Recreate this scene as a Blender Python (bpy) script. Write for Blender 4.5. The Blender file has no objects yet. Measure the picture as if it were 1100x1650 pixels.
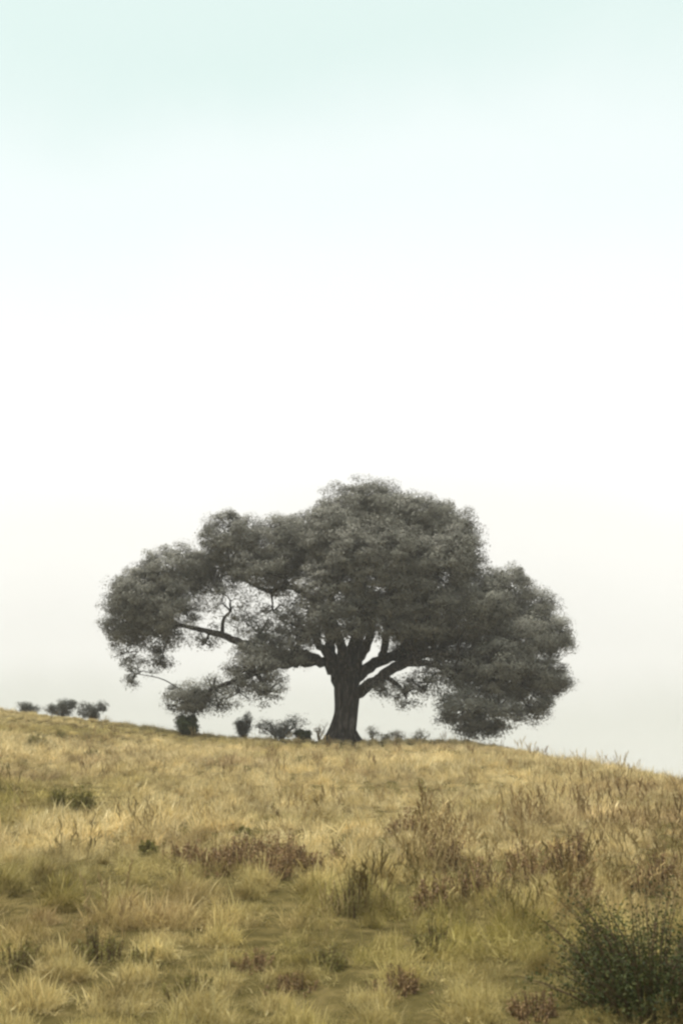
import bpy, math, random
import numpy as np
from mathutils import Vector
R = math.radians
rng = np.random.default_rng(7)
random.seed(7)
sc = bpy.context.scene
C = sc.collection

# ------------------------------------------------------------------ camera
F = 40.0 / 36.0 * 1650.0                    # focal length in photo pixels
EYE = 1.62
PITCH = math.atan(475.0 / F)                # eye level lies at photo row 1300
cam_d = bpy.data.cameras.new('camera'); cam = bpy.data.objects.new('camera', cam_d); C.objects.link(cam)
cam_d.sensor_fit = 'VERTICAL'; cam_d.sensor_height = 36.0; cam_d.lens = 40.0
cam_d.clip_start = 0.05; cam_d.clip_end = 8000
cam.location = (0, 0, EYE); cam.rotation_euler = (math.pi / 2 + PITCH, 0, 0)
cam_d.dof.use_dof = True; cam_d.dof.focus_distance = 42.0; cam_d.dof.aperture_fstop = 5.0
sc.camera = cam

# ------------------------------------------------------------------ sky
SUN_EL, SUN_AZ = R(74), R(-65)              # azimuth from the view direction, to the left
world = bpy.data.worlds.new('World'); sc.world = world; world.use_nodes = True
nt = world.node_tree; nt.nodes.clear()
def N(nt, t, **kw):
    n = nt.nodes.new(t)
    for k, v in kw.items(): setattr(n, k, v)
    return n
out = N(nt, 'ShaderNodeOutputWorld')
sky = N(nt, 'ShaderNodeTexSky'); sky.sky_type = 'NISHITA'; sky.sun_disc = False
sky.sun_elevation = SUN_EL; sky.sun_rotation = SUN_AZ; sky.dust_density = 3.0
bg1 = N(nt, 'ShaderNodeBackground'); bg1.inputs[1].default_value = 0.05
nt.links.new(sky.outputs[0], bg1.inputs[0])
tc = N(nt, 'ShaderNodeTexCoord'); sep = N(nt, 'ShaderNodeSeparateXYZ')
nt.links.new(tc.outputs['Generated'], sep.inputs[0])
noi = N(nt, 'ShaderNodeTexNoise'); noi.inputs['Scale'].default_value = 2.2; noi.inputs['Detail'].default_value = 4.0
nt.links.new(tc.outputs['Generated'], noi.inputs['Vector'])
m1 = N(nt, 'ShaderNodeMath', operation='MULTIPLY_ADD'); m1.inputs[1].default_value = 0.22
nt.links.new(noi.outputs[0], m1.inputs[0]); nt.links.new(sep.outputs[2], m1.inputs[2])
m2 = N(nt, 'ShaderNodeMath', operation='SUBTRACT'); m2.inputs[1].default_value = 0.11
nt.links.new(m1.outputs[0], m2.inputs[0])
ramp = N(nt, 'ShaderNodeValToRGB'); cr = ramp.color_ramp; cr.interpolation = 'EASE'
stops = [(0.0, (.54, .55, .48)), (.05, (.75, .75, .66)), (.11, (.92, .905, .83)), (.22, (1.03, 1.01, .94)), (.31, (1.1, 1.1, 1.07)),
         (.41, (1.02, 1.05, 1.05)), (.52, (.94, 1.02, 1.0)), (.62, (.78, .935, .885)), (1.0, (.78, .935, .885))]
stops = [(p, tuple(x / 4.6 for x in c)) for p, c in stops]
while len(cr.elements) < len(stops): cr.elements.new(.5)
for e, (p, c) in zip(cr.elements, stops): e.position = p; e.color = (*c, 1)
nt.links.new(m2.outputs[0], ramp.inputs[0])
bg2 = N(nt, 'ShaderNodeBackground'); bg2.inputs[1].default_value = 1.0
nt.links.new(ramp.outputs[0], bg2.inputs[0])
mix = N(nt, 'ShaderNodeMixShader'); mix.inputs[0].default_value = 0.96
nt.links.new(bg1.outputs[0], mix.inputs[1]); nt.links.new(bg2.outputs[0], mix.inputs[2])
nt.links.new(mix.outputs[0], out.inputs[0])

# ------------------------------------------------------------------ sun and exposure
sd = bpy.data.lights.new('sun', 'SUN'); sun = bpy.data.objects.new('sun', sd); C.objects.link(sun)
sd.energy = 1.5; sd.angle = R(30); sd.color = (1, .96, .9)
sun.rotation_euler = (math.pi / 2 - SUN_EL, 0, math.pi - SUN_AZ); sun.location = (0, 0, 200)
sc.view_settings.view_transform = 'Standard'; sc.view_settings.look = 'None'
sc.view_settings.exposure = 2.2; sc.view_settings.gamma = 1.0; sc.view_settings.use_curve_mapping = False
cy = sc.cycles
cy.max_bounces = 6; cy.diffuse_bounces = 3; cy.glossy_bounces = 2; cy.transmission_bounces = 3
cy.volume_bounces = 2; cy.transparent_max_bounces = 4
cy.use_denoising = True; cy.denoiser = 'OPENIMAGEDENOISE'; cy.denoising_input_passes = 'RGB_ALBEDO_NORMAL'; cy.denoising_prefilter = 'ACCURATE'
cy.filter_width = 2.5

# ------------------------------------------------------------------ pixels to directions
cp, sp = math.cos(PITCH), math.sin(PITCH)
def ray(px, py):
    x, u = (px - 550.0) / F, (825.0 - py) / F
    return np.array([x, cp - u * sp, sp + u * cp])
def at(px, py, Y):
    d = ray(px, py); t = Y / d[1]
    return np.array([d[0] * t, Y, EYE + d[2] * t])
TY = 46.0                                   # the tree stands on the crest, 46 m up the slope

# ------------------------------------------------------------------ the hill
crest = [(-500, 1010), (-250, 1080), (-100, 1120), (0, 1139), (100, 1148), (200, 1160), (300, 1175), (400, 1184), (550, 1188),
         (700, 1190), (800, 1194), (900, 1230), (1000, 1282), (1100, 1332), (1250, 1365), (1500, 1420)]
cx = np.array([at(p, q, TY)[0] for p, q in crest]); cz = np.array([at(p, q, TY)[2] for p, q in crest])
def zc(x):
    acc = 0
    for o in (-1.2, -.6, 0, .6, 1.2): acc = acc + np.interp(x + o, cx, cz)
    return acc / 5
_ph = rng.uniform(0, 6.28, (14, 2)); _an = rng.uniform(0, 6.28, 14); _fr = np.geomspace(.16, 2.2, 14)
def bumps(x, y):
    s = 0
    for i in range(14):
        k = _fr[i]; s = s + np.sin((x * math.cos(_an[i]) + y * math.sin(_an[i])) * k + _ph[i, 0]) * .032 * (.35 / k) ** .5
    return s
def ground_z(x, y):
    x = np.asarray(x, float); y = np.asarray(y, float)
    t = y / TY
    up = np.where(t > 0, t, t * .6)
    down = 1.0 - (t - 1.0) * .75
    k = .07
    h = np.clip(.5 + .5 * (down - up) / k, 0, 1)
    s = down * (1 - h) + up * h - k * h * (1 - h) + k * .25
    s = np.maximum(s, -.8 - .2 * np.tanh((-s - .8).clip(0)))
    z0 = zc(x) * s
    z0 = np.where(s < 0, zc(0) * s, z0)
    b = bumps(x, y) * np.clip((np.hypot(x, y) - 1) / 6, .2, 1) * np.clip(1.15 - np.abs(t - 1) * 0 - np.exp(-((t - 1) / .12) ** 2) * .75, 0, 1)
    far = np.clip((np.hypot(x, y) - 160) / 240, 0, 1)
    hill = far * far * (9 + 5 * np.sin(x * .006 + 1.0) * np.cos(y * .004) + 4 * np.sin(x * .013 + y * .008))
    return z0 + b + np.clip(hill, 0, 17)
_off = float(ground_z(0, 0))
def gz(x, y): return ground_z(x, y) - _off - .12 * np.clip((np.asarray(y, float) - 10) / 20, 0, 1)
def hit(px, py):
    d = ray(px, py); ts = np.linspace(2, 58, 1500)
    zz = EYE + d[2] * ts / d[1]; g = gz(d[0] * ts / d[1], ts)
    i = np.argmax(g > zz) if (g > zz).any() else np.argmin(zz - g)
    t = ts[i]; return np.array([d[0] * t / d[1], t, float(gz(d[0] * t / d[1], t))])

# ------------------------------------------------------------------ helpers
def mesh_np(name, v, f, mat=None, parent=None, smooth=False, attrs=None, link=True):
    me = bpy.data.meshes.new(name)
    v = np.asarray(v, np.float32); f = np.asarray(f, np.int32)
    me.vertices.add(len(v)); me.vertices.foreach_set('co', v.ravel())
    k = f.shape[1]
    me.loops.add(f.size); me.loops.foreach_set('vertex_index', f.ravel())
    me.polygons.add(len(f)); me.polygons.foreach_set('loop_start', np.arange(0, f.size, k, dtype=np.int32))
    me.polygons.foreach_set('loop_total', np.full(len(f), k, np.int32))
    if smooth: me.polygons.foreach_set('use_smooth', np.ones(len(f), bool))
    for an, (dom, vals) in (attrs or {}).items():
        a = me.attributes.new(an, 'FLOAT', dom); a.data.foreach_set('value', np.asarray(vals, np.float32))
    me.update(calc_edges=True); me.validate()
    o = bpy.data.objects.new(name, me)
    if mat: me.materials.append(mat)
    if link: C.objects.link(o)
    if parent: o.parent = parent
    return o
def thing(name, label, cat, loc, group=None):
    o = bpy.data.objects.new(name, None); C.objects.link(o); o.location = loc; o.empty_display_size = .3
    o['label'] = label; o['category'] = cat
    if group: o['group'] = group
    return o
def catmull(p, n):
    p = np.asarray(p, float); q = np.vstack([2 * p[0] - p[1], p, 2 * p[-1] - p[-2]]); res = []
    for i in range(1, len(q) - 2):
        for t in np.linspace(0, 1, n, endpoint=False):
            a, b, c, d = q[i - 1:i + 3]
            res.append(.5 * (2 * b + (c - a) * t + (2 * a - 5 * b + 4 * c - d) * t * t + (3 * b - a - 3 * c + d) * t ** 3))
    res.append(p[-1]); return np.array(res)
class Tubes:
    def __init__(s): s.v, s.f, s.n = [], [], 0
    def add(s, path, seg=6, flute=0.0, ph=0.0):
        """path rows: x y z radius"""
        P = np.asarray(path, float); T = np.gradient(P[:, :3], axis=0); T /= np.linalg.norm(T, axis=1)[:, None] + 1e-9
        ref = np.array([0, 1.0, .2]) if abs(T[0][1]) < .9 else np.array([1.0, 0, 0])
        a = np.arange(seg) / seg * 2 * math.pi
        for i in range(len(P)):
            u = np.cross(T[i], ref); u /= np.linalg.norm(u) + 1e-9; w = np.cross(u, T[i])
            r = P[i, 3] * (1 + flute * (np.sin(a * 5 + ph + i * .12) * .5 + np.sin(a * 9 + 1.3 * ph - i * .2) * .35 + np.sin(a * 3 + i * .35) * .4)) if flute else P[i, 3]
            s.v.append(P[i, :3] + (np.cos(a) * r)[:, None] * u + (np.sin(a) * r)[:, None] * w)
        k = len(P); b = s.n
        i = np.arange(k - 1)[:, None] * seg; j = np.arange(seg)[None]
        j2 = (j + 1) % seg
        s.f.append(np.stack([b + i + j, b + i + j2, b + i + seg + j2, b + i + seg + j], -1).reshape(-1, 4))
        s.n += k * seg
    def build(s, name, mat, parent=None, origin=(0, 0, 0), smooth=True, **kw):
        return mesh_np(name, np.vstack(s.v) - np.asarray(origin), np.vstack(s.f), mat, parent, smooth, **kw)
def unit(n):
    d = rng.normal(size=(n, 3)); return d / np.linalg.norm(d, axis=1)[:, None]
def leaves(cent, size, up=.35, aspect=.5, out=None):
    """one small folded rhombus leaf per centre -> verts, quads"""
    n = len(cent); nrm = unit(n); nrm[:, 2] = nrm[:, 2] + up; nrm = nrm if out is None else nrm * .8 + out * 1.3; nrm /= np.linalg.norm(nrm, axis=1)[:, None]
    t = np.cross(nrm, unit(n)); t /= np.linalg.norm(t, axis=1)[:, None] + 1e-9; b = np.cross(nrm, t)
    L = (size * rng.uniform(.6, 1.4, n))[:, None]; W = L * aspect
    v = np.stack([cent - t * L * .5, cent + b * W * .5 + nrm * W * .12, cent + t * L * .5, cent - b * W * .5 + nrm * W * .12], 1)
    return v.reshape(-1, 3), np.arange(n * 4).reshape(-1, 4)

# ------------------------------------------------------------------ materials
def mat(name):
    m = bpy.data.materials.new(name); m.use_nodes = True; m.node_tree.nodes.clear(); return m, m.node_tree
def ramp_node(t, stops, src):
    r = N(t, 'ShaderNodeValToRGB')
    while len(r.color_ramp.elements) < len(stops): r.color_ramp.elements.new(.5)
    for e, (p, c) in zip(r.color_ramp.elements, stops): e.position = p; e.color = (*c, 1)
    t.links.new(src, r.inputs[0]); return r
def noise_node(t, scale, detail=4, vec=None, rough=.55):
    n = N(t, 'ShaderNodeTexNoise'); n.inputs['Scale'].default_value = scale; n.inputs['Detail'].default_value = detail
    n.inputs['Roughness'].default_value = rough
    if vec: t.links.new(vec, n.inputs['Vector'])
    return n
def mixc(t, a, b, fac, mode='MIX'):
    m = N(t, 'ShaderNodeMix', data_type='RGBA', blend_type=mode)
    for s, v in ((m.inputs[6], a), (m.inputs[7], b)):
        if isinstance(v, tuple): s.default_value = (*v, 1)
        else: t.links.new(v, s)
    if isinstance(fac, float): m.inputs[0].default_value = fac
    else: t.links.new(fac, m.inputs[0])
    return m.outputs[2]
def blade_out(t, col, trans=.35, rough=.6, spec=.15):
    o = N(t, 'ShaderNodeOutputMaterial')
    d = N(t, 'ShaderNodeBsdfPrincipled'); d.inputs['Roughness'].default_value = rough
    d.inputs['Specular IOR Level'].default_value = spec
    tr = N(t, 'ShaderNodeBsdfTranslucent'); mx = N(t, 'ShaderNodeMixShader'); mx.inputs[0].default_value = trans
    t.links.new(col, d.inputs['Base Color']); t.links.new(col, tr.inputs[0])
    t.links.new(d.outputs[0], mx.inputs[1]); t.links.new(tr.outputs[0], mx.inputs[2]); t.links.new(mx.outputs[0], o.inputs[0])
def leaf_mat(name, stops, trans=.3, patch=None):
    m, t = mat(name)
    a = N(t, 'ShaderNodeAttribute'); a.attribute_name = 'tint'
    r = ramp_node(t, stops, a.outputs['Fac'])
    blade_out(t, r.outputs[0], trans); return m
M_leaf = leaf_mat('grey_green_leaves', [(0, (.07, .066, .05)), (.5, (.15, .143, .112)), (1, (.26, .25, .2))], .12)
M_bush = leaf_mat('dark_green_leaves', [(0, (.022, .028, .008)), (.5, (.046, .056, .015)), (1, (.11, .115, .033))], .25)
M_far = leaf_mat('dull_green_hazed_leaves', [(0, (.07, .073, .064)), (1, (.16, .16, .13))], .25)  # dull green, with mist paled into the colour so ridge bushes look hazier
M_rust = leaf_mat('rusty_dry_leaves', [(0, (.10, .06, .028)), (.5, (.22, .14, .065)), (1, (.38, .25, .125))], .25)
M_pale = leaf_mat('pale_dry_leaves', [(0, (.15, .12, .07)), (1, (.34, .28, .17))], .3)
M_weed = leaf_mat('olive_leaves', [(0, (.07, .07, .018)), (.5, (.16, .145, .04)), (1, (.3, .25, .085))], .3)

def bark():
    m, t = mat('dark_bark'); o = N(t, 'ShaderNodeOutputMaterial'); p = N(t, 'ShaderNodeBsdfPrincipled')
    g = N(t, 'ShaderNodeNewGeometry'); mp = N(t, 'ShaderNodeMapping'); mp.inputs['Scale'].default_value = (5, 5, 1.1)
    t.links.new(g.outputs['Position'], mp.inputs[0])
    n = noise_node(t, 1.6, 8, mp.outputs[0], .65)
    r = ramp_node(t, [(.3, (.012, .010, .008)), (.5, (.032, .026, .021)), (.72, (.15, .13, .11))], n.outputs[0])
    t.links.new(r.outputs[0], p.inputs['Base Color']); p.inputs['Roughness'].default_value = .95
    p.inputs['Specular IOR Level'].default_value = .1
    b = N(t, 'ShaderNodeBump'); b.inputs['Strength'].default_value = 1; b.inputs['Distance'].default_value = .12
    t.links.new(n.outputs[0], b.inputs['Height']); t.links.new(b.outputs[0], p.inputs['Normal']); t.links.new(p.outputs[0], o.inputs[0])
    return m
M_bark = bark()
def stem_mat(name, c):
    m, t = mat(name); g = N(t, 'ShaderNodeNewGeometry'); n = noise_node(t, 30, 2, g.outputs['Position'])
    col = mixc(t, tuple(x * .6 for x in c), tuple(min(1, x * 1.4) for x in c), n.outputs[0]); blade_out(t, col, .1); return m
M_stem = stem_mat('brown_stems', (.10, .065, .035)); M_straw = stem_mat('straw_stems', (.34, .25, .11))

def patch_color(t, straw, olive, rust):
    """colour that follows the dry, green and reddish patches of this hillside"""
    g = N(t, 'ShaderNodeNewGeometry'); oi = N(t, 'ShaderNodeObjectInfo')
    n1 = noise_node(t, .16, 3, g.outputs['Position']); n2 = noise_node(t, .45, 4, g.outputs['Position'])
    mp = N(t, 'ShaderNodeMapping'); mp.inputs['Location'].default_value = (31, 7, 3); t.links.new(g.outputs['Position'], mp.inputs[0])
    n3 = noise_node(t, .33, 4, mp.outputs[0])
    sp_ = N(t, 'ShaderNodeSeparateXYZ'); t.links.new(g.outputs['Position'], sp_.inputs[0])
    near = N(t, 'ShaderNodeMapRange'); near.inputs[1].default_value = 24; near.inputs[2].default_value = 5
    near.inputs[3].default_value = -.12; near.inputs[4].default_value = .13; t.links.new(sp_.outputs[1], near.inputs[0])
    side = N(t, 'ShaderNodeMapRange'); side.inputs[1].default_value = 2; side.inputs[2].default_value = -5
    side.inputs[3].default_value = -.05; side.inputs[4].default_value = .07; t.links.new(sp_.outputs[0], side.inputs[0])
    a1 = N(t, 'ShaderNodeMath', operation='ADD'); t.links.new(n1.outputs[0], a1.inputs[0]); t.links.new(near.outputs[0], a1.inputs[1])
    a2 = N(t, 'ShaderNodeMath', operation='ADD'); t.links.new(a1.outputs[0], a2.inputs[0]); t.links.new(side.outputs[0], a2.inputs[1])
    fo = ramp_node(t, [(.44, (0, 0, 0)), (.66, (1, 1, 1))], a2.outputs[0])
    fr = ramp_node(t, [(.54, (0, 0, 0)), (.74, (1, 1, 1))], n3.outputs[0])
    s1 = ramp_node(t, straw, oi.outputs['Random'])
    w = N(t, 'ShaderNodeTexWhiteNoise', noise_dimensions='1D'); t.links.new(oi.outputs['Random'], w.inputs['W'])
    o1 = ramp_node(t, olive, w.outputs[0]); r1 = ramp_node(t, rust, w.outputs[0])
    c = mixc(t, s1.outputs[0], o1.outputs[0], fo.outputs[0]); c = mixc(t, c, r1.outputs[0], fr.outputs[0])
    v = ramp_node(t, [(.25, (.72, .72, .72)), (.75, (1.18, 1.18, 1.18))], n2.outputs[0])
    c = mixc(t, c, v.outputs[0], 1.0, 'MULTIPLY')
    n4 = noise_node(t, 1.9, 4, g.outputs['Position'], .65)                # tussock-sized mottling of the tone, dark to bright
    v4 = ramp_node(t, [(.36, (.5, .46, .38)), (.48, (1, 1, 1)), (.66, (1.3, 1.3, 1.3))], n4.outputs[0])
    return mixc(t, c, v4.outputs[0], 1.0, 'MULTIPLY')
def grass_mat():
    m, t = mat('dry_grass')
    col = patch_color(t, [(0, (.48, .36, .15)), (.5, (.62, .50, .25)), (1, (.74, .63, .37))],
                      [(0, (.20, .175, .038)), (.5, (.36, .30, .09)), (1, (.53, .43, .17))],
                      [(0, (.24, .15, .07)), (.5, (.40, .28, .14)), (1, (.55, .42, .23))])
    a = N(t, 'ShaderNodeAttribute'); a.attribute_name = 'tint'
    r = ramp_node(t, [(0, (.36, .34, .3)), (.3, (.85, .85, .82)), (.75, (1.1, 1.1, 1.1)), (1, (1.22, 1.22, 1.3))], a.outputs['Fac'])
    blade_out(t, mixc(t, col, r.outputs[0], 1.0, 'MULTIPLY'), .42); return m
M_grass = grass_mat()
def ground_mat():
    m, t = mat('dry_soil_and_thatch'); o = N(t, 'ShaderNodeOutputMaterial'); p = N(t, 'ShaderNodeBsdfPrincipled')
    g = N(t, 'ShaderNodeNewGeometry')
    n = noise_node(t, 6, 8, g.outputs['Position'], .7); r = ramp_node(t, [(.35, (.035, .024, .01)), (.5, (.09, .065, .026)), (.68, (.22, .16, .07))], n.outputs[0])
    n2 = noise_node(t, .12, 3, g.outputs['Position'])
    col = mixc(t, r.outputs[0], (.08, .07, .025), n2.outputs[0])
    t.links.new(col, p.inputs['Base Color']); p.inputs['Roughness'].default_value = 1; p.inputs['Specular IOR Level'].default_value = 0
    b = N(t, 'ShaderNodeBump'); b.inputs['Distance'].default_value = .06; t.links.new(n.outputs[0], b.inputs['Height'])
    t.links.new(b.outputs[0], p.inputs['Normal']); t.links.new(p.outputs[0], o.inputs[0]); return m
M_ground = ground_mat()

# ------------------------------------------------------------------ ground sheet
def axis(lo, fine_lo, fine_hi, hi, step):
    a = np.arange(fine_lo, fine_hi + 1e-6, step)
    nl = fine_lo - (np.geomspace(1, 1 + (fine_lo - lo), 40) - 1)[1:]; nh = fine_hi + (np.geomspace(1, 1 + hi - fine_hi, 40) - 1)[1:]
    return np.concatenate([nl[::-1], a, nh])
gx = axis(-1500, -32, 32, 1500, .3); gy = axis(-1500, -8, 64, 1500, .3)
X, Y = np.meshgrid(gx, gy); Z = gz(X, Y)
nx, ny = len(gx), len(gy)
idx = np.arange(nx * ny).reshape(ny, nx)
gf = np.stack([idx[:-1, :-1], idx[:-1, 1:], idx[1:, 1:], idx[1:, :-1]], -1).reshape(-1, 4)
g_o = mesh_np('ground', np.stack([X, Y, Z], -1).reshape(-1, 3), gf, M_ground, smooth=True); g_o['kind'] = 'structure'
ZMIN = float(Z.min())

# ------------------------------------------------------------------ grass
def tuft(name, n, h, spread, w, lean, heads=0.0, seg=3):
    V, Fc, k, T = [], [], 0, []
    for i in range(n):
        tn = random.random()
        a = random.uniform(0, 6.283); r = spread * random.random() ** .6
        b = np.array([math.cos(a) * r, math.sin(a) * r, -.04]); la = random.uniform(0, 6.283); L = h * random.uniform(.45, 1.15)
        ln = lean * random.uniform(.2, 1.3); ww = w * random.uniform(.6, 1.4); sa = random.uniform(0, 6.283)
        head = random.random() < heads
        if head: L *= 1.2; ln *= .5; ww *= .6
        side = np.array([math.cos(sa), math.sin(sa), 0]); d = np.array([math.cos(la), math.sin(la), 0])
        for s in range(seg + 1):
            t = s / seg; c = b + d * (L * ln * t ** 1.8) + np.array([0, 0, L * (t - .32 * ln * t * t)])
            wd = ww * (1 - .85 * t)
            if head and t > .6: wd = ww * (3.2 if t < 1 else .5)
            V += [c - side * wd / 2, c + side * wd / 2]
            if s: Fc.append([k - 2, k - 1, k + 1, k]); T.append(tn)
            k += 2
    return mesh_np(name, V, Fc, M_grass, link=False, attrs={'tint': ('FACE', T)})
def scatter(name, label, pts, rot, scl, idxs, sources, cat):
    col = bpy.data.collections.new(name + '_sources')
    for i, s in enumerate(sources): s.name = 'a%02d_' % i + s.name; col.objects.link(s)
    me = bpy.data.meshes.new(name); me.vertices.add(len(pts)); me.vertices.foreach_set('co', np.asarray(pts, np.float32).ravel())
    a = me.attributes.new('rot', 'FLOAT_VECTOR', 'POINT'); a.data.foreach_set('vector', np.asarray(rot, np.float32).ravel())
    a = me.attributes.new('scl', 'FLOAT', 'POINT'); a.data.foreach_set('value', np.asarray(scl, np.float32))
    a = me.attributes.new('pick', 'INT', 'POINT'); a.data.foreach_set('value', np.asarray(idxs, np.int32))
    o = bpy.data.objects.new(name, me); C.objects.link(o)
    o['kind'] = 'stuff'; o['label'] = label; o['category'] = cat
    ng = bpy.data.node_groups.new(name, 'GeometryNodeTree')
    ng.interface.new_socket('Geometry', in_out='INPUT', socket_type='NodeSocketGeometry')
    ng.interface.new_socket('Geometry', in_out='OUTPUT', socket_type='NodeSocketGeometry')
    gi, go = N(ng, 'NodeGroupInput'), N(ng, 'NodeGroupOutput')
    ci = N(ng, 'GeometryNodeCollectionInfo'); ci.inputs[0].default_value = col
    ci.inputs['Separate Children'].default_value = True; ci.inputs['Reset Children'].default_value = True
    ip = N(ng, 'GeometryNodeInstanceOnPoints'); ip.inputs['Pick Instance'].default_value = True
    def attr(n, ty):
        q = N(ng, 'GeometryNodeInputNamedAttribute', data_type=ty); q.inputs[0].default_value = n; return q.outputs[0]
    ng.links.new(gi.outputs[0], ip.inputs['Points']); ng.links.new(ci.outputs[0], ip.inputs['Instance'])
    ng.links.new(attr('pick', 'INT'), ip.inputs['Instance Index'])
    e = N(ng, 'FunctionNodeEulerToRotation'); ng.links.new(attr('rot', 'FLOAT_VECTOR'), e.inputs[0]); ng.links.new(e.outputs[0], ip.inputs['Rotation'])
    ng.links.new(attr('scl', 'FLOAT'), ip.inputs['Scale']); ng.links.new(ip.outputs[0], go.inputs[0])
    md = o.modifiers.new('scatter', 'NODES'); md.node_group = ng
    return o
def smooth_field(x, y, seed, k):
    r = np.random.default_rng(seed); s = 0
    for i in range(9):
        an = r.uniform(0, 6.28); kk = k * r.uniform(.5, 2.2); s = s + np.sin((x * math.cos(an) + y * math.sin(an)) * kk + r.uniform(0, 6.28))
    return s / 3.0                                     # about -1.5 .. 1.5
near_t = [tuft('t', 40, h_, .10, .0034, l_) for h_, l_ in ((.12, 1.3), (.15, 1.0), (.10, 1.6), (.18, .8))] + [tuft('t', 30, .18, .08, .0034, .7, .3) for _ in range(2)]
mid_t = [tuft('t', 44, h_, .13, .0065, l_, 0, 2) for h_, l_ in ((.15, 1.3), (.18, .9), (.13, 1.5))] + [tuft('t', 34, .18, .12, .006, .6, .3) for _ in range(2)]
far_t = [tuft('t', 46, .24, .20, .013, .7, 0, 2) for _ in range(3)]
thatch = [tuft('t', 40, .085, .12, .0045, 1.5, 0, 2) for _ in range(2)]
srcs = near_t + mid_t + far_t + thatch
P_, R_, S_, I_ = [], [], [], []
for (y0, y1, dens, lo, hi, base) in ((-3, 12, 330, 0, 6, 1.0), (12, 26, 110, 6, 11, 1.0), (26, 54, 45, 11, 14, 1.0), (1, 12, 200, 14, 16, 1.2), (12, 28, 60, 14, 16, 1.2)):
    w1 = .34 * y1 + 4
    n = int(dens * (y1 - y0) * 2 * w1); x = rng.uniform(-w1, w1, n); y = rng.uniform(y0, y1, n)
    keep = (np.abs(x) < .34 * np.maximum(y, 0) + 4) & (np.hypot(x, y) > .9)
    gs = .5; ci, cj = np.floor(x / gs), np.floor(y / gs)               # pull the tufts together into tussocks
    def hsh(a, b, q): v = np.sin(a * 127.1 + b * 311.7 + q * 74.7) * 43758.5453; return v - np.floor(v)
    tx, ty = (ci + .2 + .6 * hsh(ci, cj, 1)) * gs, (cj + .2 + .6 * hsh(ci, cj, 2)) * gs
    pull = .25 + .6 * hsh(ci, cj, 3); x, y = x + (tx - x) * pull, y + (ty - y) * pull
    tsz = .6 + .85 * hsh(ci, cj, 4); tdx, tdy = (hsh(ci, cj, 5) - .5) * .5, (hsh(ci, cj, 6) - .5) * .5
    thin = smooth_field(x, y, 3, 1.3)
    keep &= rng.uniform(0, 1, n) < (np.clip(.8 + .75 * thin, .16, 1) if lo < 14 else .9)
    x, y, tsz, tdx, tdy = (q[keep] for q in (x, y, tsz, tdx, tdy)); n = len(x)
    tl = smooth_field(x, y, 5, .6)
    P_.append(np.stack([x, y, gz(x, y)], -1))
    R_.append(np.stack([rng.normal(0, .34, n) + tdy, rng.normal(.1, .34, n) + tl * .14 + tdx, rng.uniform(0, 6.283, n)], -1))
    S_.append(base * tsz * rng.uniform(.55, 1.25, n) * (1 + .22 * smooth_field(x, y, 11, .9)) * np.interp(y, [5, 9, 14, 26, 42], [.75, .85, 1, 1, .55]) )
    I_.append(rng.integers(lo, hi, n))
scatter('dry_grass', 'dry straw-coloured grass covering the hillside', np.vstack(P_), np.vstack(R_), np.concatenate(S_), np.concatenate(I_), srcs, 'grass')

# tall dry stalks standing above the grass, thickest on the right of the slope
def stalk(name):
    tb = Tubes(); V, Fc = [], []
    for i in range(7):
        a, r = random.uniform(0, 6.28), random.uniform(0, .16); h = random.uniform(.28, .58); l = random.gauss(.04, .1); l2 = random.gauss(0, .07)
        path = [[math.cos(a) * r + l * t * t, math.sin(a) * r + l2 * t * t, -.05 + h * t, .0034 * (1 - .5 * t)] for t in np.linspace(0, 1, 5)]
        tb.add(path, 3)
        for j in range(5):                                 # narrow seed head
            t = .72 + .07 * j; c = [math.cos(a) * r + l * t * t, math.sin(a) * r + l2 * t * t, -.05 + h * t]; dx = .012
            tb.add([[c[0], c[1], c[2], .003], [c[0] + random.gauss(0, dx), c[1] + random.gauss(0, dx), c[2] + .035, .0075], [c[0] + random.gauss(0, dx * 1.5), c[1] + random.gauss(0, dx * 1.5), c[2] + .07, .001]], 3)
    return tb.build(name, M_stalk, link=False)
M_stalk, t_ = mat('dry_stalks')
blade_out(t_, patch_color(t_, [(0, (.22, .14, .055)), (1, (.5, .38, .18))], [(0, (.2, .16, .05)), (1, (.42, .33, .14))], [(0, (.24, .14, .065)), (1, (.46, .3, .15))]), .15)
st = [stalk('s') for _ in range(5)]
n = 5200; x = rng.uniform(-12, 14, n); y = rng.uniform(8, 44, n)
keep = (np.abs(x) < .34 * y + 3) & (rng.uniform(0, 1, n) < np.clip(.18 + .5 * (x / np.maximum(y, 4) * 3.2) - 2 * np.clip((y - 14) / 8, 0, 1) + .25 * smooth_field(x, y, 21, .8), .03, 1))
x, y = x[keep], y[keep]; n = len(x)
scatter('dry_stalks', 'thin upright dry seed stalks standing above the grass', np.stack([x, y, gz(x, y)], -1),
        np.stack([rng.normal(0, .06, n), rng.normal(.03, .08, n), rng.uniform(0, 6.28, n)], -1), rng.uniform(.6, 1.15, n), rng.integers(0, 5, n), st, 'stalks')

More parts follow.
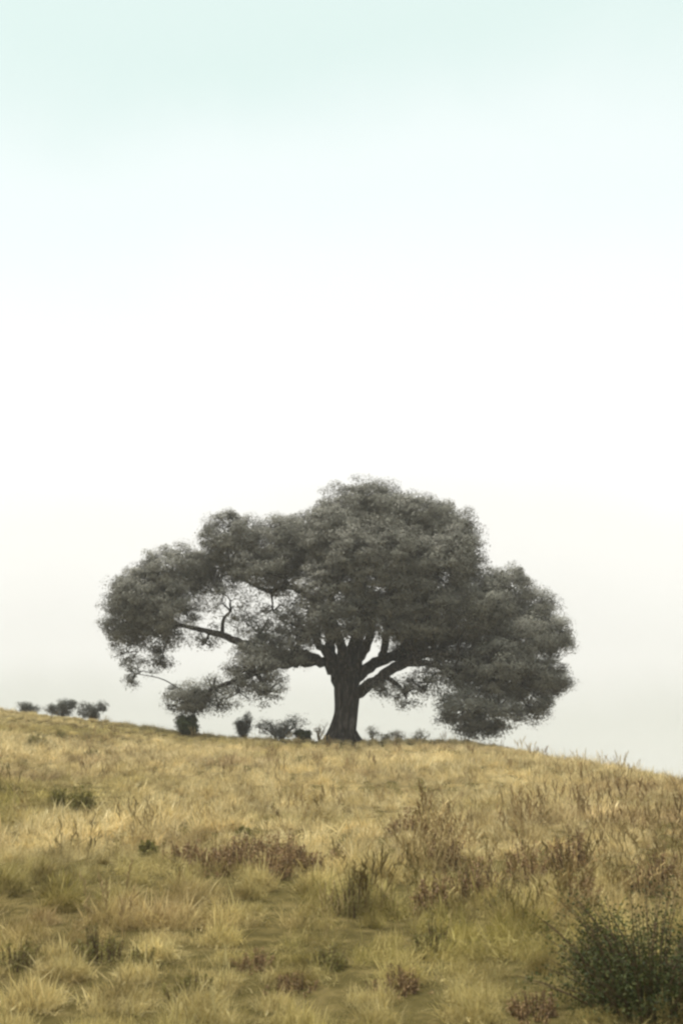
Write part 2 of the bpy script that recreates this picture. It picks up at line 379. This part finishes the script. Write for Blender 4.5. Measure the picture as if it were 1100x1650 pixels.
# ------------------------------------------------------------------ the great tree
base = at(553, 1187, TY); base[2] = float(gz(base[0], TY))
tree = thing('spreading_tree', 'huge old spreading tree with a wide dark crown standing on the crest of the hill', 'tree', base)
def limb_path(pts, n=6, wob=.09):
    q = np.array([[*at(px, py, TY + dy), r] for px, py, dy, r in [(a, b, c_, d * .78) for a, b, c_, d in pts]]); c = catmull(q, n)
    w = rng.normal(0, wob, (len(c), 3)); w[0] = 0; c[:, :3] += w * c[:, 3:4] * 2; c[:, 3] = np.maximum(c[:, 3], .015) * rng.uniform(.94, 1.06, len(c))
    return c
LIMBS = [
 [(552, 1088, 0, .34), (527, 1071, -.1, .31), (490, 1055, -.4, .27), (445, 1058, -.7, .24), (400, 1040, -.8, .2), (350, 1021, -.6, .15), (310, 1012, -.4, .11), (262, 1000, 0, .06)],
 [(515, 1064, -.3, .26), (470, 1066, -1.0, .24), (425, 1078, -1.6, .2), (390, 1092, -2.0, .15), (350, 1108, -2.2, .1), (305, 1122, -2.3, .05)],
 [(549, 1108, .1, .32), (534, 1062, .4, .3), (530, 1012, .6, .25), (516, 962, .9, .19), (520, 890, 1.0, .1)],
 [(570, 1098, 0, .32), (600, 1071, .3, .29), (640, 1054, .8, .25), (690, 1036, 1.2, .21), (745, 1030, 1.5, .17), (800, 1040, 1.7, .12), (860, 1045, 1.6, .06)],
 [(566, 1122, -.1, .3), (604, 1098, -.6, .27), (642, 1072, -1.2, .24), (692, 1052, -1.8, .2), (742, 1062, -2.4, .15), (790, 1095, -2.7, .08)],
 [(612, 1066, .5, .22), (622, 1030, .3, .19), (629, 980, .1, .15), (655, 915, -.2, .08)],
 [(531, 1020, .5, .22), (505, 968, .2, .18), (465, 946, -.2, .15), (430, 951, -.5, .11), (375, 925, -.6, .06)],
 [(566, 1085, -.3, .26), (588, 1045, -.7, .22), (600, 1005, -.8, .18), (592, 960, -1, .12)],
 [(552, 1086, -.1, .22), (520, 1045, -.6, .2), (498, 1018, -.8, .15), (468, 1004, -1, .08)],
 [(640, 1056, .6, .2), (676, 1012, .3, .15), (722, 988, 0, .08)],
 [(650, 1068, -1.2, .2), (700, 1072, -1.8, .15), (736, 1100, -2.2, .08)],
 [(560, 1080, .4, .38), (572, 1040, 1.8, .28), (600, 985, 3.2, .2), (650, 930, 4.4, .1)],
 [(557, 1085, -.2, .28), (545, 1025, -1.6, .22), (530, 975, -2.8, .16), (560, 905, -3.6, .08)],
]
tr = catmull(np.array([[*at(px, py, TY), r] for px, py, r in
     [(550, 1197, .70), (552, 1180, .56), (557, 1150, .47), (560, 1110, .49), (557, 1080, .40), (572, 1038, .28), (584, 980, .21), (578, 905, .2), (588, 850, .08)]]), 7)
tb = Tubes(); tb.add(tr, 26, .13)
for k in range(8):                                          # root flares
    a = k / 8 * 6.283 + random.uniform(-.3, .3); dx, dy = math.cos(a), math.sin(a); bx, by = base[0], base[1]
    p = []
    for rr, h, q in ((.3, .55, .17), (.5, .24, .15), (.7, .05, .11), (.95, -.12, .05)):
        xx, yy = bx + dx * rr, by + dy * rr; p.append([xx, yy, float(gz(xx, yy)) + h, q])
    tb.add(catmull(p, 4), 8, .1, k)
trunk = tb.build('trunk', M_bark, tree, base)
limb_pts = [tr[20:, :4]]
for i, L in enumerate(LIMBS):
    c = limb_path(L); t2 = Tubes(); t2.add(c, 14, .12, i); t2.build('limb', M_bark, trunk, base); limb_pts.append(c[3:])
LP = np.vstack(limb_pts)

# lobes of the crown: px, py, dy, rx(px), rz(px), ry(m), density
G = {}
def lobes(g, *ls): G.setdefault(g, []).extend(ls)
lobes('crown', (578, 842, 0, 74, 66, 2.6, 1), (620, 838, .5, 62, 58, 2.4, 1), (535, 880, -1.5, 58, 66, 2.2, 1), (600, 905, -2.8, 90, 70, 1.9, 1), (560, 890, 3, 80, 80, 2.0, .9),
      (655, 890, 3.2, 90, 80, 2.2, .9), (640, 960, -2.4, 70, 50, 1.6, .8), (535, 955, -2.5, 55, 50, 1.5, .7), (590, 985, 2.6, 60, 40, 1.5, .45), (690, 985, -2.2, 70, 50, 1.6, .9), (592, 988, -3, 48, 32, 1.0, .75), (535, 1002, -2.8, 42, 30, 1.0, .65), (632, 1020, -2.6, 42, 22, 1.0, .6), (565, 1018, -3.0, 22, 18, .7, .35), (490, 1028, -2.0, 26, 18, .8, .5), (680, 1000, 3, 70, 45, 1.6, .8))
lobes('upper right', (705, 872, 0, 66, 68, 2.3, 1), (735, 905, -1, 40, 62, 2.0, 1), (700, 920, -2, 72, 60, 2.0, 1), (670, 845, -.6, 52, 44, 1.8, 1))
lobes('upper left', (442, 888, 0, 62, 56, 2.1, 1), (485, 880, .8, 50, 48, 2, 1), (372, 872, -.3, 50, 48, 1.8, 1), (425, 922, -1.2, 56, 34, 1.5, .6), (360, 915, .8, 46, 40, 1.6, .8), (470, 938, 1.8, 56, 40, 1.5, .3))
lobes('left', (282, 928, 0, 62, 46, 1.9, 1), (230, 968, -.2, 56, 54, 1.9, 1), (208, 1000, .2, 43, 48, 1.6, 1), (275, 985, -.7, 48, 50, 1.6, .95), (250, 1025, .2, 45, 32, 1.4, .7), (318, 925, .6, 34, 34, 1.3, .8), (222, 960, 1.6, 44, 40, 1.5, .9))
lobes('left', (222, 1086, 0, 33, 26, .9, .28), (205, 1052, .1, 20, 22, .6, .16), (258, 1068, .2, 22, 14, .6, .14))
lobes('inner left', (372, 985, -.3, 52, 44, 1.3, .12), (440, 985, .6, 56, 42, 1.4, .17), (475, 1015, -.6, 42, 34, 1.3, .5), (345, 955, .4, 36, 30, 1.1, .2), (420, 1020, .2, 46, 28, 1.2, .28), (500, 990, 1.2, 40, 40, 1.3, .5), (330, 1035, 0, 30, 14, .8, .14))
lobes('lower left', (428, 1050, -1.3, 46, 30, 1.3, .9), (410, 1082, -1.9, 44, 32, 1.3, .85), (470, 1062, -1.2, 30, 20, 1.0, .6), (432, 1116, -1.8, 32, 28, 1.0, .42), (385, 1116, -2.1, 28, 26, .9, .25), (345, 1112, -2.2, 24, 22, .8, .2), (352, 1138, -2.0, 18, 13, .6, .15), (301, 1128, -2.3, 35, 22, 1.0, .9), (316, 1132, -1.6, 24, 17, .8, .8))
lobes('right', (812, 952, 0, 44, 42, 1.7, 1), (860, 988, .4, 40, 38, 1.6, 1), (770, 985, -1.8, 56, 52, 1.8, 1), (800, 1012, 1.6, 60, 52, 1.9, 1), (889, 1034, 0, 32, 34, 1.5, 1), (838, 1036, -1.6, 50, 42, 1.7, 1))
lobes('lower right', (880, 1098, -.4, 35, 31, 1.5, 1), (800, 1078, -2.4, 56, 46, 1.6, 1), (790, 1085, 1.2, 70, 54, 1.9, .9), (846, 1090, -2.0, 42, 36, 1.4, 1), (850, 1138, -1.4, 38, 28, 1.3, 1), (748, 1146, -2.5, 44, 32, 1.3, .95), (800, 1153, -2.6, 40, 28, 1.2, .9), (735, 1085, -1.8, 46, 36, 1.3, .6), (772, 1178, -2.4, 36, 15, .9, .8))
lobes('under right', (652, 1118, -1.2, 42, 26, 1.1, .3), (690, 1100, -1.5, 38, 26, 1.0, .4), (620, 1112, -.7, 26, 18, .8, .2), (670, 1050, 1.4, 50, 28, 1.3, .55), (650, 1010, .6, 44, 36, 1.3, .45), (720, 1040, .6, 52, 36, 1.5, .8))
PX = TY / F * 1.09
def foliage(lob, leaf=.115, per=150, spacing=.46, puff=.42):
    cs, tint, branches, outs = [], [], [], []
    for c, r, dens in lob:
        area = 4 * math.pi * ((r[0] * r[1]) ** 1.6 / 3 + (r[0] * r[2]) ** 1.6 / 3 + (r[1] * r[2]) ** 1.6 / 3) ** (1 / 1.6)
        n = max(6, int(area / min(spacing, .55 * r.mean() ) ** 2 * (.35 + .65 * dens)))
        d = unit(n * 2); d = d[rng.uniform(0, 1, len(d)) < np.where(d[:, 2] < -.25, .6, 1)][:n]
        pc = c + d * r * (rng.uniform(0, 1, len(d)) ** (.22))[:, None] * rng.uniform(.8, 1.0, len(d))[:, None]
        branches.append((c, pc[rng.choice(len(pc), min(len(pc), 12 if dens > .3 else 5), replace=False)]))
        for p in pc:
            k = int(per * rng.uniform(.6, 1.4) * (.25 + .75 * dens)); s = puff * rng.uniform(.6, 1.35)
            dq = unit(k); dq[:, 2] = np.where(rng.uniform(0, 1, k) < .65, np.abs(dq[:, 2]), dq[:, 2]); dq = dq * (rng.uniform(0, 1, k) ** .45)[:, None]; q = dq * [s, s, s * .75] + p; e = (p - c) / r; outs.append(dq * .6 + e / (np.linalg.norm(e) + 1e-6) * .8)
            cs.append(q); tint.append(np.clip(np.full(k, rng.uniform(.2, .8)) + rng.normal(0, .07, k), 0, 1))
    return np.vstack(cs), np.concatenate(tint), branches, np.vstack(outs)
crown_o = None
for g, ls in G.items():
    lob = [(at(px, py, TY + dy), np.array([rx * PX, ry, rz * PX]), dn) for px, py, dy, rx, rz, ry, dn in ls]
    cs, ti, br, ou = foliage(lob)
    keep = cs[:, 2] > gz(cs[:, 0], cs[:, 1]) + .12; cs, ti, ou = cs[keep], ti[keep], ou[keep]
    v, f = leaves(cs, .074, .35, .55, ou)
    par = tree if crown_o is None else crown_o
    o = mesh_np('crown' if crown_o is None else 'foliage_clump', v - base, f, M_leaf, par, attrs={'tint': ('FACE', ti)})
    if crown_o is None: crown_o = o
    for c, tips in br:
        t2 = Tubes(); j = np.argmin(np.linalg.norm(LP[:, :3] - c, axis=1) + np.maximum(0, LP[:, 2] - c[2]) * .6); s = LP[j]
        r0 = min(s[3] * .7, .11); mid = (s[:3] + c) / 2 + np.array([0, 0, .25]) + rng.normal(0, .15, 3)
        t2.add(catmull([[*s[:3], r0], [*mid, r0 * .75], [*c, r0 * .5]], 5), 6)
        for tp in tips:
            m_ = (c + tp) / 2 + rng.normal(0, .15, 3) + np.array([0, 0, .08])
            t2.add(catmull([[*c, r0 * .45], [*m_, .022], [*tp, .008]], 3), 4)
        t2.build('branch', M_bark, trunk, base)

# ------------------------------------------------------------------ shrubs on the crest and plants in the grass
def shrub(name, label, cat, pos, w, h, m, leaf=.06, dens=1.0, group=None, stem_h=.0, per=40, depth=None):
    pos = np.asarray(pos, float); t = thing(name, label, cat, pos, group)
    depth = depth or w; tb = Tubes(); lob = []
    nl = max(4, int(5 * dens))
    for i in range(nl):
        a = i / nl * 6.283 + random.uniform(-.4, .4); rr = random.uniform(.12, .38)
        c = np.array([math.cos(a) * rr * w, math.sin(a) * rr * depth, stem_h + (h - stem_h) * random.uniform(.28, .62)])
        lob.append((c, np.array([w * .27, depth * .27, (h - stem_h) * random.uniform(.3, .42)]) * random.uniform(.7, 1.15), dens))
    lob.append((np.array([0, 0, stem_h + (h - stem_h) * .26]), np.array([w * .3, depth * .3, (h - stem_h) * .28]), dens))
    k = max(w, h)
    cs, ti, br, ou = foliage(lob, per=per, spacing=.19 * k, puff=.15 * k)
    keep = (cs[:, 2] > .02); cs, ti, ou = cs[keep], ti[keep], ou[keep]
    for c, tips in br:
        tb.add(catmull([[random.gauss(0, .03) * w, random.gauss(0, .03) * w, -.08, .028 * k], [c[0] * .4, c[1] * .4, c[2] * .5, .02 * k], [*c, .012 * k]], 4), 5)
        for tp in tips[:7]: tb.add([[*c, .009 * k], [*((c + tp) / 2 + rng.normal(0, .03 * k, 3)), .006 * k], [*tp, .003 * k]], 4)
    tb.build('stems', M_stem, t)
    v, f = leaves(cs, leaf, .35, .55, ou); mesh_np('foliage', v, f, m, t, attrs={'tint': ('FACE', ti)})
    return t
def on(px, Y): x = (px - 550) / F * Y * 1.03; return np.array([x, Y, float(gz(x, Y))])
def top_h(px, py, Y, pos): return at(px, py, Y)[2] - pos[2]

def crest_shrub(name, label, cat, px, pt, Y, wpx, m, **kw):
    p = at(px, pt, Y); x = p[0]; pos = np.array([x, Y, float(gz(x, Y))]); h = max(.25, p[2] - pos[2])
    return shrub(name, label, cat, pos, wpx * Y / F * 1.03, h, m, **kw)
crest_shrub('round_bush', 'rounded dark green bush on the crest under the tip of the lowest drooping branch', 'bush', 304, 1147, TY - 2.5, 46, M_bush, leaf=.06, per=70, dens=.9)
crest_shrub('sapling', 'small round open-leaved sapling on the crest next to the low grey shrub', 'sapling', 393, 1147, TY, 30, M_far, leaf=.06, dens=.7, stem_h=.0, per=34)
crest_shrub('low_shrub', 'low wide grey-green shrub on the crest between sapling and trunk', 'shrub', 452, 1150, TY + .8, 72, M_far, leaf=.06, dens=.7, per=36)
crest_shrub('grass_tussock', 'small dark leafy tussock between the low grey shrub and the trunk', 'weed', 488, 1172, TY - .3, 26, M_bush, leaf=.06, per=30)
crest_shrub('wispy_weed', 'pale wispy weed close to the trunk on the low shrub side', 'weed', 514, 1152, TY + .6, 26, M_pale, leaf=.05, dens=.3, per=9)
for px, pt, w in ((600, 1166, 30), (640, 1172, 34), (676, 1170, 30), (622, 1176, 24)):
    crest_shrub('crest_weed', 'thin dry weed on the crest between the trunk and the foliage hanging to the grass', 'weed', px, pt, TY + .3, w, M_pale if w > 30 else M_weed, leaf=.05, dens=.35, per=10, group='weeds beside the trunk')
crest_shrub('distant_bush', 'grey-green bush on the left ridge, closest of the three there to the great tree', 'bush', 150, 1125, TY + .3, 44, M_far, leaf=.055, per=36, dens=.7)
crest_shrub('distant_bush', 'middle one of the three grey-green bushes on the left ridge', 'bush', 102, 1123, TY + .6, 48, M_far, leaf=.055, per=36, dens=.7)
crest_shrub('distant_bush', 'low faint bush on the left ridge, farthest of the three from the great tree', 'bush', 46, 1129, TY + 1.5, 44, M_far, leaf=.055, per=26, dens=.6)

def weed(name, label, cat, px, py, wpx, hpx, m, sm, n=14, leaf=.03, per=16, group=None, loose=.25, low=.6):
    """upright stems with small leaves along them"""
    pos = hit(px, py); k = np.linalg.norm(pos - [0, 0, EYE]) / F; w, h = wpx * k * 1.25, hpx * k * 1.1
    t = thing(name, label, cat, pos, group); tb = Tubes(); cs, ti = [], []
    for i in range(n):
        a, r = random.uniform(0, 6.28), random.random() ** .6 * w * .5; l = np.array([math.cos(a), math.sin(a)]) * random.uniform(.0, loose) * h
        L = h * random.uniform(low, 1.1) * (1.05 - .55 * (r / (w * .5)) ** 2); bx, by = math.cos(a) * r * .75, math.sin(a) * r * .75; z0 = float(gz(pos[0] + bx, pos[1] + by)) - pos[2]
        p = np.array([[bx + l[0] * s * s, by + l[1] * s * s, z0 - .05 + L * s, .006 * (1.2 - s)] for s in np.linspace(0, 1, 6)])
        tb.add(p, 4)
        kk = int(per * random.uniform(.7, 1.3)); s = np.sort(rng.uniform(.12, 1, kk)); q = np.stack([np.interp(s, np.linspace(0, 1, 6), p[:, j]) for j in range(3)], -1)
        sh = (.05 + .04 * (loose > .5)) * (1.3 - s) * (h / .5)
        cs.append(q + rng.normal(0, 1, (kk, 3)) * np.stack([sh, sh, sh * .6], -1)); ti.append(np.clip(rng.uniform(.2, .8) + rng.normal(0, .2, kk), 0, 1))
    tb.build('stems', sm, t)['kind'] = 'stuff'
    cs = np.vstack(cs); v, f = leaves(cs, leaf, .3, .42); mesh_np('leaves', v, f, m, t, attrs={'tint': ('FACE', np.concatenate(ti))})['kind'] = 'stuff'
    return t
weed('leafy_bush', 'dark green leafy bush in the long grass, largest plant on the lower slope', 'bush', 1045, 1618, 180, 150, M_bush, M_stem, 190, .02, 90, None, .75, .3)
RUST = [('dark brown dried weed clump in the row across the middle of the slope', 'brown weeds in a row', ((372, 1398, 60, 52), (432, 1412, 80, 60), (478, 1402, 46, 40), (545, 1396, 26, 36), (300, 1390, 70, 36), (340, 1408, 70, 40), (455, 1390, 70, 50), (400, 1386, 60, 40), (505, 1408, 50, 36))),
        ('reddish dried weed clump among the tall upright dry stalks', 'reddish weeds among the stalks', ((720, 1400, 70, 66), (770, 1452, 90, 70), (700, 1470, 60, 60), (660, 1350, 60, 44), (850, 1420, 70, 60), (920, 1400, 60, 60), (1060, 1440, 80, 70), (940, 1470, 60, 60))),
        ('low brown dried weed in the olive grass of the lower slope', 'brown weeds low on the slope', ((410, 1560, 70, 34), (640, 1600, 90, 44), (860, 1640, 90, 44), (470, 1600, 80, 34)))]
for lab, grp, lst in RUST:
    for px, py, w, h in lst:
        weed('rusty_weed', lab, 'weed', px, py, w, h, M_rust, M_stem, 40, .015 * (1 if py > 1500 else 1.7), 50, grp)
GREEN = [('tiny green weed on the pale straw slope just below the crest', 'tiny weeds below the crest', ((60, 1200, 30, 20), (98, 1195, 20, 18), (150, 1222, 30, 14), (398, 1245, 18, 12), (485, 1228, 22, 12))),
         ('small upright green weed above the row of brown weeds', 'upright weeds on the middle slope', ((130, 1310, 36, 40), (92, 1302, 22, 32), (390, 1350, 26, 22), (240, 1380, 24, 30))),
         ('olive-green leafy weed in the longer grass below the row of brown weeds', 'green weeds on the lower slope', ((570, 1475, 60, 70), (590, 1440, 30, 40), (160, 1548, 80, 56), (30, 1560, 60, 50), (310, 1610, 80, 46),
           (820, 1480, 60, 60), (700, 1540, 60, 56), (960, 1560, 60, 70), (230, 1560, 60, 40), (530, 1560, 50, 44)))]
for lab, grp, lst in GREEN:
    for px, py, w, h in lst:
        weed('green_weed', lab, 'weed', px, py, w, h, M_weed, M_stem, 44, .015 * (1 if py > 1400 else 2.4), 46, grp)

# ------------------------------------------------------------------ haze
def haze():
    m, t = mat('haze'); o = N(t, 'ShaderNodeOutputMaterial'); p = N(t, 'ShaderNodeVolumePrincipled')
    p.inputs['Color'].default_value = (.97, .97, .95, 1); p.inputs['Density'].default_value = .0008; p.inputs['Anisotropy'].default_value = .0
    t.links.new(p.outputs[0], o.inputs['Volume'])
    s, z0, z1 = 1650, ZMIN - 1.2, 24.0
    v = [(x, y, z) for z in (z0, z1) for y in (-s, s) for x in (-s, s)]
    f = [(0, 2, 3, 1), (4, 5, 7, 6), (0, 1, 5, 4), (2, 6, 7, 3), (0, 4, 6, 2), (1, 3, 7, 5)]
    h = mesh_np('haze', v, f, m); h['kind'] = 'stuff'; h['label'] = 'thin pale mist filling the air round the hill'; h['category'] = 'haze'
haze()
